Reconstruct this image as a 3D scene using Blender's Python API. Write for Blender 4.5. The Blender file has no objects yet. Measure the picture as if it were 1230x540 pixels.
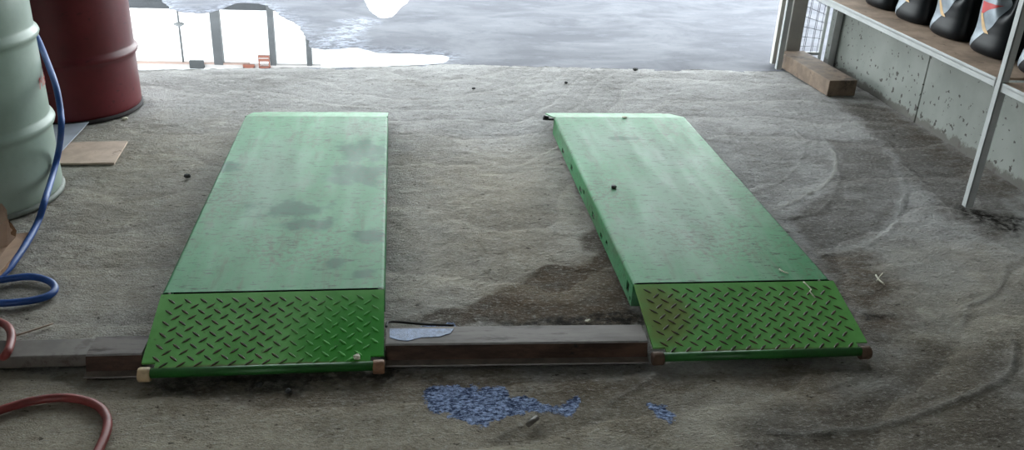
import bpy, bmesh, math, random
import numpy as np
from mathutils import Vector, Matrix
random.seed(4)
RNG = np.random.default_rng(11)
S = bpy.context.scene
COL = S.collection
PI = math.pi

# ------------------------------------------------------------------ camera
CAM_H = 1.33
FPX = 1066.86                      # focal length in pixels of the 1230x540 frame
PITCH, YAW, ROLL = 0.441371, 0.126852, 0.045712
def cam_axes():
    cp, sp, cy, sy = math.cos(PITCH), math.sin(PITCH), math.cos(YAW), math.sin(YAW)
    f = Vector((sy*cp, cy*cp, -sp)); r = Vector((cy, -sy, 0)); u = r.cross(f)
    cr, sr = math.cos(ROLL), math.sin(ROLL)
    return r*cr + u*sr, u*cr - r*sr, f
CR, CU, CF = cam_axes()
cd = bpy.data.cameras.new('camera'); cam = bpy.data.objects.new('camera', cd); COL.objects.link(cam)
m3 = Matrix((CR, CU, -CF)).transposed()
cam.matrix_world = Matrix.Translation((0, 0, CAM_H)) @ m3.to_4x4()
cd.sensor_width = 36; cd.sensor_fit = 'HORIZONTAL'; cd.lens = FPX/1230*36; cd.clip_start = .02
S.camera = cam
def G(u, v, z=0.0):
    """the place point seen at pixel (u, v) on the level z"""
    d = CR*((u-615)/FPX) - CU*((v-270)/FPX) + CF
    t = (z-CAM_H)/d.z
    return Vector((d.x*t, d.y*t, z))

# ------------------------------------------------------------------ light
S.view_settings.view_transform = 'Standard'; S.view_settings.look = 'None'
S.view_settings.gamma = 1; S.view_settings.exposure = 0.32
try: S.view_settings.use_curve_mapping = False
except Exception: pass
S.cycles.use_denoising = True
S.cycles.max_bounces = 8; S.cycles.diffuse_bounces = 4
SKY = [(.21, (.92, .985, 1)), (1.0, (.26, .29, .32)), (.30, (.60, .70, .72)), (.55, (.56, .61, .645))]; SKY_STR = 8.0
w = bpy.data.worlds.new('sky'); S.world = w; w.use_nodes = True
nt = w.node_tree; nt.nodes.clear()
tc = nt.nodes.new('ShaderNodeTexCoord'); sx = nt.nodes.new('ShaderNodeSeparateXYZ'); rp = nt.nodes.new('ShaderNodeValToRGB')
bg = nt.nodes.new('ShaderNodeBackground'); wo = nt.nodes.new('ShaderNodeOutputWorld')
nt.links.new(tc.outputs['Generated'], sx.inputs[0]); nt.links.new(sx.outputs['Z'], rp.inputs[0])
for i, (p, c) in enumerate(SKY):
    e = rp.color_ramp.elements[i] if i < 2 else rp.color_ramp.elements.new(p)
    e.position = p; e.color = (*c, 1)
nt.links.new(rp.outputs[0], bg.inputs[0]); bg.inputs[1].default_value = SKY_STR
nt.links.new(bg.outputs[0], wo.inputs[0])
def ceiling_lamp_light(loc, size, power):
    l = bpy.data.lights.new('tube_light', 'AREA'); l.shape = 'RECTANGLE'; l.size, l.size_y = size; l.energy = power
    l.color = (1, .95, .84)
    o = bpy.data.objects.new('tube_light', l); COL.objects.link(o); o.location = loc
    return o

# ------------------------------------------------------------------ node helper
class Mat:
    def __init__(s, name, rough=.6, metal=0.0, spec=.5):
        s.m = bpy.data.materials.new(name); s.m.use_nodes = True; s.t = s.m.node_tree
        s.b = s.t.nodes['Principled BSDF']; s.b.inputs['Roughness'].default_value = rough
        s.b.inputs['Metallic'].default_value = metal; s.b.inputs['Specular IOR Level'].default_value = spec
        s.tc = s.t.nodes.new('ShaderNodeTexCoord').outputs['Object']
    def n(s, t): return s.t.nodes.new(t)
    def put(s, sock, v):
        if isinstance(v, bpy.types.NodeSocket): s.t.links.new(v, sock)
        elif isinstance(v, (tuple, list)):
            sock.default_value = (*v, 1) if len(v) == 3 and len(sock.default_value) == 4 else v
        else: sock.default_value = v
    def scale(s, v, sc, loc=(0,0,0), rot=(0,0,0)):
        m = s.n('ShaderNodeMapping'); s.put(m.inputs[0], v); m.inputs['Scale'].default_value = sc
        m.inputs['Location'].default_value = loc; m.inputs['Rotation'].default_value = rot
        return m.outputs[0]
    def noise(s, sc=5, det=4, rough=.55, v=None, dist=0):
        x = s.n('ShaderNodeTexNoise'); s.put(x.inputs['Vector'], v or s.tc); x.inputs['Scale'].default_value = sc
        x.inputs['Detail'].default_value = det; x.inputs['Roughness'].default_value = rough; x.inputs['Distortion'].default_value = dist
        return x.outputs['Fac']
    def voro(s, sc, v=None, feat='F1'):
        x = s.n('ShaderNodeTexVoronoi'); s.put(x.inputs['Vector'], v or s.tc); x.inputs['Scale'].default_value = sc; x.feature = feat
        return x.outputs['Distance']
    def math(s, op, a, b=0.0, clamp=False):
        x = s.n('ShaderNodeMath'); x.operation = op; x.use_clamp = clamp; s.put(x.inputs[0], a); s.put(x.inputs[1], b); return x.outputs[0]
    def rng(s, v, a, b, c=0.0, d=1.0, smooth=True):
        x = s.n('ShaderNodeMapRange'); x.interpolation_type = 'SMOOTHSTEP' if smooth else 'LINEAR'
        s.put(x.inputs['Value'], v)
        for k, q in zip(('From Min', 'From Max', 'To Min', 'To Max'), (a, b, c, d)): x.inputs[k].default_value = q
        return x.outputs['Result']
    def mix(s, f, a, b, mode='MIX'):
        x = s.n('ShaderNodeMix'); x.data_type = 'RGBA'; x.blend_type = mode
        s.put(x.inputs[0], f); s.put(x.inputs[6], a); s.put(x.inputs[7], b); return x.outputs[2]
    def attr(s, nm):
        x = s.n('ShaderNodeAttribute'); x.attribute_name = nm; return x.outputs['Fac']
    def blob(s, cx, cy, rx, ry, rot=0, soft=.35, wob=.35, nsc=14):
        """a stain with an irregular outline around (cx, cy) in the thing's own coordinates"""
        m = s.n('ShaderNodeVectorMath'); m.operation = 'SUBTRACT'; s.put(m.inputs[0], s.tc); m.inputs[1].default_value = (cx, cy, 0)
        v = s.scale(m.outputs[0], (1, 1, 0), rot=(0, 0, -rot)); v = s.scale(v, (1/rx, 1/ry, 0))
        l = s.n('ShaderNodeVectorMath'); l.operation = 'LENGTH'; s.put(l.inputs[0], v)
        d = s.math('ADD', l.outputs['Value'], s.math('MULTIPLY', s.math('SUBTRACT', s.noise(nsc, 4, .6), .5), wob*4))
        return s.rng(d, 1-soft, 1+soft, 1, 0)
    def color(s, c): s.put(s.b.inputs['Base Color'], c); return s
    def rough(s, r): s.put(s.b.inputs['Roughness'], r); return s
    def bump(s, h, strength=.5, dist=.01):
        x = s.n('ShaderNodeBump'); s.put(x.inputs['Height'], h); x.inputs['Strength'].default_value = strength; x.inputs['Distance'].default_value = dist
        s.t.links.new(x.outputs[0], s.b.inputs['Normal']); return s

def simple(name, c, rough=.6, metal=0, var=.18, nsc=12, bump=.0, dirt=None, dirt_amt=.55, dirt_sc=9):
    m = Mat(name, rough, metal)
    n = m.noise(nsc, 5, .6)
    dk = tuple(x*(1-var) for x in c); lt = tuple(min(1, x*(1+var)) for x in c)
    col = m.mix(m.rng(n, .3, .7), dk, lt)
    if dirt: col = m.mix(m.rng(m.noise(dirt_sc, 6, .7), dirt_amt, dirt_amt+.12), col, dirt)
    m.color(col)
    if bump: m.bump(m.noise(nsc*4, 4), bump, .004)
    return m.m

# ------------------------------------------------------------------ mesh helpers
def obj(name, bm, mat, parent=None, smooth=False):
    me = bpy.data.meshes.new(name)
    bmesh.ops.recalc_face_normals(bm, faces=bm.faces[:])
    if smooth:
        for f in bm.faces: f.smooth = True
    bm.to_mesh(me); bm.free()
    for x in (mat if isinstance(mat, (list, tuple)) else [mat]): me.materials.append(x)
    o = bpy.data.objects.new(name, me); COL.objects.link(o)
    if parent: o.parent = parent
    return o
def tag(o, label, cat, group=None):
    o['label'] = label; o['category'] = cat
    if group: o['group'] = group
    return o
def thing(name, label, cat, loc=(0,0,0), rz=0, group=None):
    o = bpy.data.objects.new(name, None); COL.objects.link(o); o.location = loc; o.rotation_euler = (0, 0, rz); o.empty_display_size = .05
    return tag(o, label, cat, group)
def struct(name, bm, mat, smooth=False):
    o = obj(name, bm, mat, None, smooth); o['kind'] = 'structure'; return o
def box(bm, lo, hi, bev=0, seg=2, mi=0, M=None):
    t = bmesh.new()
    bmesh.ops.create_cube(t, size=1)
    lo, hi = Vector(lo), Vector(hi)
    for v in t.verts: v.co = Vector((lo[i]+(v.co[i]+.5)*(hi[i]-lo[i]) for i in range(3)))
    if bev: bmesh.ops.bevel(t, geom=t.edges[:], offset=bev, segments=seg, affect='EDGES', profile=.5)
    if M is not None: bmesh.ops.transform(t, matrix=M, verts=t.verts)
    for f in t.faces: f.material_index = mi
    join(bm, t)
def join(bm, t):
    mp = {v: bm.verts.new(v.co) for v in t.verts}
    for f in t.faces:
        try:
            g = bm.faces.new([mp[v] for v in f.verts]); g.material_index = f.material_index; g.smooth = f.smooth
        except ValueError: pass
    t.free()
def newbox(lo, hi, bev=0, seg=2, M=None):
    bm = bmesh.new(); box(bm, lo, hi, bev, seg, 0, M); return bm
def rings(bm, rs, closed=True, caps=True, mi=0):
    """skin a list of rings (lists of points)"""
    vs = [[bm.verts.new(p) for p in r] for r in rs]
    n = len(vs[0])
    for a, b in zip(vs, vs[1:]):
        for i in range(n if closed else n-1):
            f = bm.faces.new((a[i], a[(i+1) % n], b[(i+1) % n], b[i])); f.material_index = mi; f.smooth = True
    if caps and closed:
        for r in (vs[0], vs[-1]):
            f = bm.faces.new(r); f.material_index = mi
    return vs
def lathe(bm, prof, n=64, c=(0,0,0), caps=True, mi=0, fn=None):
    rs = []
    for r, z in prof:
        ring = []
        for i in range(n):
            a = 2*PI*i/n
            rr = fn(r, z, a) if fn else r
            ring.append((c[0]+rr*math.cos(a), c[1]+rr*math.sin(a), c[2]+z))
        rs.append(ring)
    rings(bm, rs, True, caps, mi)
def catmull(P, k=10):
    P = [Vector(p) for p in P]; P = [P[0]*2-P[1]] + P + [P[-1]*2-P[-2]]; out = []
    for i in range(1, len(P)-2):
        a, b, c, d = P[i-1:i+3]
        for j in range(k):
            t = j/k
            out.append(.5*((2*b)+(c-a)*t+(2*a-5*b+4*c-d)*t*t+(3*b-a-3*c+d)*t**3))
    out.append(P[-2]); return out
def tube(bm, pts, r, n=10, caps=True, mi=0):
    pts = [Vector(p) for p in pts]; rs = []; up = Vector((0, 0, 1))
    for i, p in enumerate(pts):
        d = (pts[min(i+1, len(pts)-1)]-pts[max(i-1, 0)]).normalized()
        if i == 0:
            u = d.cross(up)
            if u.length < .05: u = d.cross(Vector((1, 0, 0)))
        else: u = u - d*u.dot(d)
        u.normalize(); v = d.cross(u)
        rr = r[i] if isinstance(r, (list, tuple)) else r
        rs.append([p+(u*math.cos(2*PI*k/n)+v*math.sin(2*PI*k/n))*rr for k in range(n)])
    rings(bm, rs, True, caps, mi)
def prism(bm, poly, x0, x1, M=None, mi=0):
    """poly in (y, z) pushed along x"""
    a = [Vector((x0, y, z)) for y, z in poly]; b = [Vector((x1, y, z)) for y, z in poly]
    if M is not None: a = [M @ p for p in a]; b = [M @ p for p in b]
    A = [bm.verts.new(p) for p in a]; B = [bm.verts.new(p) for p in b]; n = len(A)
    for i in range(n): bm.faces.new((A[i], A[(i+1) % n], B[(i+1) % n], B[i])).material_index = mi
    bm.faces.new(A).material_index = mi; bm.faces.new(B).material_index = mi
def slab(bm, poly, z0, z1, mi=0):
    """poly in (x, y) raised from z0 to z1"""
    A = [bm.verts.new((x, y, z0)) for x, y in poly]; B = [bm.verts.new((x, y, z1)) for x, y in poly]; n = len(A)
    for i in range(n): bm.faces.new((A[i], A[(i+1) % n], B[(i+1) % n], B[i])).material_index = mi
    bm.faces.new(A).material_index = mi; bm.faces.new(B).material_index = mi

# ------------------------------------------------------------------ numpy noise and distances
def vnoise(x, y, seed=0):
    xi = np.floor(x).astype(np.int64); yi = np.floor(y).astype(np.int64); fx = x-xi; fy = y-yi
    fx = fx*fx*(3-2*fx); fy = fy*fy*(3-2*fy)
    def h(a, b):
        n = (a*374761393 + b*668265263 + seed*974634777) & 0x7fffffff
        n = ((n ^ (n >> 13))*1274126177) & 0x7fffffff
        return ((n ^ (n >> 16)) & 0xffff)/65535.0
    return (h(xi, yi)*(1-fx)+h(xi+1, yi)*fx)*(1-fy)+(h(xi, yi+1)*(1-fx)+h(xi+1, yi+1)*fx)*fy
def fbm(x, y, o=4, seed=0):
    s = 0; a = .5; t = 0
    for k in range(o): s = s+a*vnoise(x*2**k, y*2**k, seed+k*7); t += a; a *= .55
    return s/t-.5
def polydist(X, Y, P):
    """unsigned distance to a polyline, and the signed side of its nearest piece"""
    D = np.full(X.shape, 1e9); SD = np.zeros(X.shape)
    for (ax, ay), (bx, by) in zip(P, P[1:]):
        dx, dy = bx-ax, by-ay; L = dx*dx+dy*dy+1e-12
        t = np.clip(((X-ax)*dx+(Y-ay)*dy)/L, 0, 1)
        d = np.hypot(X-ax-t*dx, Y-ay-t*dy); c = (X-ax)*dy-(Y-ay)*dx
        k = d < D; D = np.where(k, d, D); SD = np.where(k, np.sign(c), SD)
    return D, SD
def inpoly(X, Y, P):
    r = np.zeros(X.shape, bool); n = len(P)
    for i in range(n):
        (x1, y1), (x2, y2) = P[i], P[(i+1) % n]
        c = ((y1 > Y) != (y2 > Y)) & (X < (x2-x1)*(Y-y1)/(y2-y1+1e-12)+x1)
        r ^= c
    return r
def px(P, z=0): return [tuple(G(u, v, z)[:2]) for u, v in P]
def smooth_px(P, z=0, k=6): return [(p.x, p.y) for p in catmull([G(u, v, z) for u, v in P], k)]
def ss(a, b, x):
    t = np.clip((x-a)/(b-a), 0, 1); return t*t*(3-2*t)
def region(X, Y, P, soft, wob=.03, seed=3):
    """soft-edged area inside a pixel outline, edge broken by noise"""
    Q = px(P); Xw = X+fbm(X*9, Y*9, 4, seed)*wob*2; Yw = Y+fbm(X*9+50, Y*9, 4, seed+1)*wob*2
    d, _ = polydist(Xw, Yw, Q+[Q[0]]); ins = inpoly(Xw, Yw, Q)
    return ss(-soft, soft, np.where(ins, d, -d))

# ------------------------------------------------------------------ materials
def floor_material():
    m = Mat('shop_concrete', .8, 0, .04)
    st = m.scale(m.tc, (1, 1.7, 1))
    big = m.noise(1.6, 5, .6); mid = m.noise(8, 6, .7, st); fine = m.noise(68, 5, .78, st); grit = m.voro(170, st)
    col = m.mix(m.rng(big, .3, .7), (.275, .266, .256), (.42, .408, .396))
    col = m.mix(m.math('MULTIPLY', m.rng(mid, .50, .68), .5), col, (.52, .51, .49))
    col = m.mix(m.math('MULTIPLY', m.rng(m.noise(18, 6, .75, st), .54, .68), .6), col, (.19, .17, .145))
    wet_falloff = m.rng(m.math('ADD', m.attr('wet_falloff'), m.math('MULTIPLY', m.math('SUBTRACT', mid, .5), .6)), .25, .80)
    col = m.mix(m.math('MULTIPLY', wet_falloff, .9), col, (.082, .068, .055))
    brn = m.math('MULTIPLY', m.attr('brown'), m.rng(mid, .3, .6), True)
    col = m.mix(m.math('MULTIPLY', m.rng(m.noise(3.2, 6, .7, st), .52, .66), .45), col, (.15, .14, .125))
    col = m.mix(m.math('MULTIPLY', brn, .65), col, (.10, .066, .040))
    bd = m.attr('band')
    col = m.mix(m.math('MULTIPLY', m.rng(bd, .75, 1.0, 0, 1, False), .16), col, (.60, .57, .52))
    col = m.mix(m.math('MULTIPLY', m.rng(bd, .0, .30, 1, 0, False), .22), col, (.09, .083, .075))
    col = m.mix(m.math('MULTIPLY', m.attr('earth'), .9), col, m.mix(1.0, col, (1.06, .95, .76), 'MULTIPLY'))
    fl = m.rng(m.noise(34, 3, .6, st), .665, .70)
    col = m.mix(m.math('MULTIPLY', fl, .75), col, (.045, .036, .028))
    # crumbly grain: dark pits and pale cement crests
    col = m.mix(m.math('MULTIPLY', m.rng(fine, .53, .66), .55), col, m.mix(.62, col, (.02, .018, .015)))
    col = m.mix(m.math('MULTIPLY', m.rng(fine, .48, .36), .65), col, m.mix(.5, col, (.62, .60, .56)))
    col = m.mix(m.math('MULTIPLY', m.attr('pale'), .8), col, (.52, .50, .46))
    col = m.mix(m.math('MULTIPLY', m.attr('ridge_shade'), .7), col, (.06, .055, .05))
    col = m.mix(m.math('MULTIPLY', m.attr('grime_shade'), m.rng(m.noise(30, 5, .7), .35, .6)), col, (.022, .019, .016))
    blu = m.rng(m.math('ADD', m.attr('blue'), m.math('MULTIPLY', m.math('SUBTRACT', m.noise(34, 6, .8), .5), 2.0)), .44, .60)
    col = m.mix(blu, col, m.mix(m.rng(m.noise(75, 5, .8, st), .40, .62), (.030, .045, .10), (.40, .50, .76)))
    m.color(col)
    m.rough(m.rng(mid, .3, .7, .70, .85))
    h = m.math('ADD', m.math('MULTIPLY', m.noise(48, 6, .7, st), 1.0), m.math('MULTIPLY', m.math('SUBTRACT', 1.0, fine), .9))
    h = m.math('ADD', h, m.math('MULTIPLY', blu, .15)); h = m.math('ADD', h, m.math('MULTIPLY', grit, .3))
    m.bump(h, .8, .011)
    return m.m
def yard_material():
    m = Mat('wet_yard_concrete', .6, 0, .06)
    st = m.scale(m.tc, (.7, 1.2, 1))
    a = m.noise(2.2, 6, .65, st, .8); b = m.noise(6, 6, .65, st); c = m.noise(30, 5, .7, st)
    col = m.mix(m.rng(a, .35, .65), (.112, .113, .130), (.145, .147, .165))
    col = m.mix(m.math('MULTIPLY', m.rng(b, .52, .68), .6), col, (.165, .170, .192))
    col = m.mix(m.math('MULTIPLY', m.rng(c, .58, .70), .4), col, (.055, .055, .063))
    col = m.mix(m.math('MULTIPLY', m.attr('froth'), m.rng(m.noise(30, 5, .7, st), .44, .56)), col, (.34, .36, .42))
    m.color(col); m.rough(m.rng(a, .35, .65, .70, .58))
    m.bump(m.math('ADD', m.noise(14, 6, .65, st), m.math('MULTIPLY', c, .4)), .05, .008)
    return m.m
def deck_material(name, spots, dust):
    m = Mat(name, .45, 0, .08)
    a = m.noise(3, 5, .6); st = m.scale(m.tc, (3.2, .55, 1)); s = m.noise(5, 5, .65, st); f = m.noise(60, 5, .7)
    col = m.mix(m.rng(a, .3, .7), (.058, .220, .092), (.085, .275, .132))
    col = m.mix(m.math('MULTIPLY', m.rng(s, .47, .68), .6), col, (.150, .285, .18))
    col = m.mix(m.math('MULTIPLY', m.rng(m.noise(7, 6, .7, m.scale(m.tc, (3, .5, 1), (3, 1, 0))), .53, .68), .5), col, (.085, .090, .050))
    for q in dust: col = m.mix(m.math('MULTIPLY', m.blob(*q, soft=.7, wob=.5, nsc=10), .5), col, (.19, .25, .20))
    for q in spots: col = m.mix(m.math('MULTIPLY', m.math('MULTIPLY', m.blob(*q, soft=.35, wob=.75, nsc=15), m.rng(f, .2, .42)), .92), col, (.014, .100, .046))
    scr = m.noise(38, 6, .75, m.scale(m.tc, (.6, 2.2, 1)))
    col = m.mix(m.math('MULTIPLY', m.rng(scr, .555, .62), .8), col, (.03, .038, .022))
    rust = m.math('MULTIPLY', m.rng(m.noise(4, 4, .6), .42, .66), m.rng(f, .46, .60))
    col = m.mix(m.math('MULTIPLY', rust, .6), col, (.090, .078, .050))
    speck = m.rng(m.noise(70, 3, .6), .655, .69)
    col = m.mix(m.math('MULTIPLY', speck, .7), col, (.03, .04, .03))
    m.color(col); m.rough(m.rng(s, .3, .7, .38, .52)); m.bump(m.noise(25, 5, .6), .12, .003)
    return m.m
def ramp_material(name, rust_blob=None, clean_blob=None):
    m = Mat(name, .45, 0, .14)
    a = m.noise(8, 5, .6)
    col = m.mix(m.rng(a, .3, .7), (.105, .325, .068), (.165, .44, .115))
    if clean_blob: col = m.mix(m.blob(*clean_blob, soft=.6, wob=.2), col, (.018, .24, .008))
    if rust_blob: col = m.mix(m.math('MULTIPLY', m.blob(*rust_blob, soft=.6, wob=.4), .75), col, (.17, .17, .035))
    col = m.mix(m.math('MULTIPLY', m.rng(m.noise(30, 6, .7), .6, .72), .6), col, (.07, .06, .025))
    col = m.mix(m.math('MULTIPLY', m.blob(0, -.270, .33, .010, soft=.6, wob=.5, nsc=25), .85), col, (.13, .075, .038))
    m.color(col); m.bump(m.noise(50, 4), .15, .002)
    return m.m
def tread_material(name, clean_blob=None):
    m = Mat(name, .5, 0, .35)
    col = m.mix(m.rng(m.noise(60, 4), .35, .65), (.035, .040, .014), (.095, .060, .030))
    if clean_blob: col = m.mix(m.blob(*clean_blob, soft=.6, wob=.2), col, (.11, .46, .085))
    m.color(col); return m.m
def steel_rusty():
    m = Mat('rusty_channel_steel', .55, 0, .12)
    st = m.scale(m.tc, (.6, 3, 3)); a = m.noise(5, 6, .65, st); b = m.noise(14, 5, .7)
    col = m.mix(m.rng(a, .35, .65), (.085, .070, .060), (.185, .160, .145))
    col = m.mix(m.rng(m.noise(9, 5, .7, st), .52, .68), col, (.060, .045, .038)); m.color(col); m.bump(b, .2, .003)
    return m.m
def steel_rust_front():
    m = Mat('rust_brown_steel', .6, .1, .2)
    st = m.scale(m.tc, (.8, 2, 3)); a = m.noise(7, 6, .7, st); b = m.noise(22, 5, .7)
    col = m.mix(m.rng(a, .35, .65), (.030, .014, .009), (.095, .050, .032))
    col = m.mix(m.rng(b, .58, .7), col, (.014, .009, .007)); m.color(col); m.bump(b, .2, .003)
    return m.m
def wall_material():
    m = Mat('stained_wall_board', .62)
    col = m.mix(m.rng(m.noise(3, 5, .6), .3, .7), (.165, .178, .160), (.225, .238, .218))
    z = m.n('ShaderNodeSeparateXYZ'); m.put(z.inputs[0], m.tc)
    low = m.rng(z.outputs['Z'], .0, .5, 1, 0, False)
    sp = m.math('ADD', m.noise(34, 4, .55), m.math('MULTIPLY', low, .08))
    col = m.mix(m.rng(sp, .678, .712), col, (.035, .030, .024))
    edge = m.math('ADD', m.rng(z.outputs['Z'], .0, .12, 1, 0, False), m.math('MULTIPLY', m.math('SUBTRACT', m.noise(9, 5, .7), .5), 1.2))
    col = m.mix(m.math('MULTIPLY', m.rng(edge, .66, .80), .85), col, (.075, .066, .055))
    m.color(col); m.bump(m.noise(30, 5), .1, .004)
    return m.m

M_floor = floor_material(); M_yard = yard_material(); M_wall = wall_material(); M_chan = steel_rusty(); M_chanf = steel_rust_front(); M_worn = simple('worn_steel_edge', (.34, .31, .30), .45, .3, .2, 30); M_lip = simple('brown_steel_lip', (.17, .13, .105), .6, 0, .3, 18)
M_plain = simple('painted_wall', (.24, .245, .23), .7); M_ceil = simple('roof_sheet', (.20, .205, .205), .6)
M_white = simple('white_angle_iron', (.42, .43, .425), .5, .0, .08, 12, 0, (.20, .16, .12), .66, 30)
M_grey_post = simple('grey_post_paint', (.33, .31, .285), .55, 0, .12, 6, 0, (.17, .14, .11), .62, 9)
M_cream = simple('cream_jamb_paint', (.62, .60, .55), .5, 0, .1, 6, 0, (.25, .2, .15), .66, 12)
M_wire = simple('galvanised_wire', (.22, .22, .24), .45, .6)
M_ply = simple('worn_plywood', (.33, .235, .17), .7, 0, .3, 9, .1, (.12, .08, .055), .58, 14)
M_timber = simple('weathered_timber', (.165, .115, .08), .75, 0, .3, 14, .25, (.06, .042, .03), .55, 10)
M_black = simple('black_jug_plastic', (.004, .005, .007), .42, 0, .2)
M_black.node_tree.nodes['Principled BSDF'].inputs['Specular IOR Level'].default_value = .22
M_label = simple('silver_label', (.27, .31, .35), .35, .25, .15, 20)
M_redm = simple('red_print', (.55, .035, .035), .4); M_gold = simple('gold_print', (.62, .40, .19), .4)
M_bluehose = simple('blue_hose_rubber', (.012, .065, .26), .5, 0, .2, 14, 0, (.05, .07, .12), .62, 20)
M_redhose = simple('red_hose_rubber', (.21, .035, .030), .5, 0, .25, 14, 0, (.09, .035, .03), .56, 16)
M_card = simple('brown_cardboard', (.50, .345, .25), .8, 0, .15, 9, .1)
M_cardedge = simple('torn_cardboard_edge', (.26, .14, .075), .85, 0, .3, 40)
M_board = simple('thin_wood_board', (.48, .36, .285), .7, 0, .15, 12, .1, (.15, .10, .07), .60, 16)
M_sheet = simple('bare_metal_sheet', (.56, .61, .70), .4, .3, .15, 9)
M_dark = simple('near_black', (.012, .012, .010), .8)
M_rod = simple('dark_green_rod', (.018, .115, .018), .45, 0, .2)
M_roller_a = simple('cream_nylon_roller', (.50, .36, .21), .55, 0, .2, 40)
M_roller_b = simple('rusty_nylon_roller', (.25, .12, .065), .6, 0, .3, 40)
M_roller_c = simple('grimy_roller', (.10, .055, .032), .7, 0, .3, 40)
M_pin = simple('black_steel_pin', (.02, .02, .02), .5, .5)
M_straw = simple('pale_straw', (.62, .58, .46), .7); M_pebble = simple('dark_pebble', (.025, .024, .022), .7)
M_beam = simple('grey_weathered_beam', (.135, .116, .10), .6, .1, .2, 10, .1, (.09, .07, .055), .56, 12)
M_bluep = simple('blue_paint_flakes', (.11, .165, .31), .55, 0, .4, 90, .5)
def drum_mat(name, a, b, dirt, rough, sc=.6):
    m = Mat(name, rough, 0, .3); n = m.noise(5, 5, .6)
    col = m.mix(m.rng(n, .3, .7), a, b); col = m.mix(m.math('MULTIPLY', m.rng(m.noise(14, 6, .7, m.scale(m.tc, (1, 1, 2.5))), sc, sc+.1), .6), col, dirt)
    m.color(col); m.bump(m.noise(9, 3), .08, .01); return m.m
M_gdrum = drum_mat('pale_green_drum_paint', (.25, .315, .265), (.315, .38, .33), (.13, .13, .09), .38, .64)
M_rdrum = drum_mat('maroon_drum_paint', (.085, .009, .013), (.125, .014, .019), (.035, .006, .008), .40, .58)
M_rim = simple('worn_drum_rim', (.15, .165, .145), .6, .1, .2, 30, 0, (.1, .08, .06), .58, 30)
M_rimd = simple('dark_drum_rim', (.012, .006, .007), .8, 0, .2, 30)

# ------------------------------------------------------------------ setting: floor and yard
FX0, FX1, FY1 = -2.7, 2.60, 4.90
def grid_mesh(name, xs, ys, zf, mat, attrs, yf=None):
    X, Y = np.meshgrid(xs, ys); Z = zf(X, Y)
    if yf: Y = yf(X, Y)
    nx, ny = len(xs), len(ys)
    co = np.stack([X, Y, Z], -1).reshape(-1, 3)
    i = np.arange(nx*ny).reshape(ny, nx)
    q = np.stack([i[:-1, :-1], i[:-1, 1:], i[1:, 1:], i[1:, :-1]], -1).reshape(-1, 4)
    me = bpy.data.meshes.new(name); me.vertices.add(len(co)); me.vertices.foreach_set('co', co.ravel())
    me.loops.add(q.size); me.loops.foreach_set('vertex_index', q.ravel().astype(np.int32))
    me.polygons.add(len(q)); me.polygons.foreach_set('loop_start', np.arange(0, q.size, 4, dtype=np.int32))
    me.polygons.foreach_set('use_smooth', np.ones(len(q), bool)); me.update(calc_edges=True)
    for k, fn in attrs.items():
        a = me.attributes.new(k, 'FLOAT', 'POINT'); a.data.foreach_set('value', fn(X, Y).ravel().astype(np.float32))
    me.materials.append(mat); o = bpy.data.objects.new(name, me); COL.objects.link(o); o['kind'] = 'structure'
    return o
# trowel ridges: pixel polylines, width (m), height (m), paleness
RIDGES = [
    ([(998,178),(1005,195),(992,220),(960,237),(928,251)], .012, .004, .8),
    ([(968,168),(963,190),(940,215),(905,230)], .012, .003, .1),
    ([(1006,190),(1005,222),(985,250),(935,264)], .012, .003, .15),
    ([(1085,212),(1088,235),(1070,275),(1030,298),(985,306)], .016, .004, -.2),
    ([(1070,185),(1110,220),(1135,245),(1150,268)], .012, .003, .25),
    ([(1208,322),(1200,345),(1180,360),(1163,366),(1155,392)], .012, .004, .3),
    ([(1218,408),(1215,440),(1190,462),(1120,490),(1040,512),(960,517),(925,514)], .016, .006, .25),
    ([(1040,448),(1010,460),(985,466)], .010, .005, .1),
    ([(790,446),(760,466),(735,482),(715,500)], .012, .006, .2),
    ([(655,485),(620,512),(595,526)], .012, .005, .1),
    ([(470,340),(505,318),(530,305),(560,282)], .012, .004, -.1),
    ([(470,375),(510,360),(545,335),(590,322)], .012, .004, -.1),
    ([(600,342),(640,325),(660,318),(700,322),(735,318)], .012, .006, -.2),
    ([(662,278),(700,282),(720,280)], .010, .004, .2),
    ([(655,262),(664,278)], .010, .004, .1),
    ([(480,268),(520,245),(540,234)], .012, .004, -.1),
    ([(80,290),(150,300),(200,285),(235,272)], .012, .004, .25),
    ([(100,240),(180,255),(230,250)], .012, .003, .15),
    ([(85,355),(130,330),(180,320)], .012, .004, .2),
    ([(0,320),(60,305),(110,318),(150,345),(180,352)], .012, .003, .15),
    ([(120,215),(200,205),(255,200)], .014, .004, .1),
    ([(140,180),(200,175),(270,168)], .014, .004, .0),
    ([(165,150),(240,146),(300,128),(360,122)], .014, .004, .1),
    ([(330,118),(420,128),(500,126),(560,110),(620,104)], .014, .004, .1),
    ([(480,160),(540,155),(600,160),(640,150)], .014, .004, -.1),
    ([(480,200),(560,192),(620,205),(665,200)], .014, .004, .1),
    ([(560,100),(640,98),(720,92),(800,90)], .014, .003, .1),
    ([(620,105),(700,100),(780,103),(850,108)], .014, .003, .0),
    ([(715,120),(790,118),(810,122)], .010, .003, .1),
    ([(840,150),(870,160),(895,190),(900,215)], .012, .003, .1),
    ([(880,125),(930,140),(965,165)], .014, .003, .1),
    ([(870,112),(930,118),(975,150),(980,185)], .010, .002, .15),
    ([(1010,150),(1060,165),(1075,180)], .012, .003, -.2),
    ([(440,505),(480,492),(520,478)], .012, .004, -.1),
    ([(0,480),(60,462),(130,470)], .012, .003, .1),
    ([(60,520),(180,500),(250,520)], .012, .003, .1),
]
RIDGES = [(smooth_px(p), w_, h_, c_) for p, w_, h_, c_ in RIDGES]
_rc = {}
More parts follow.
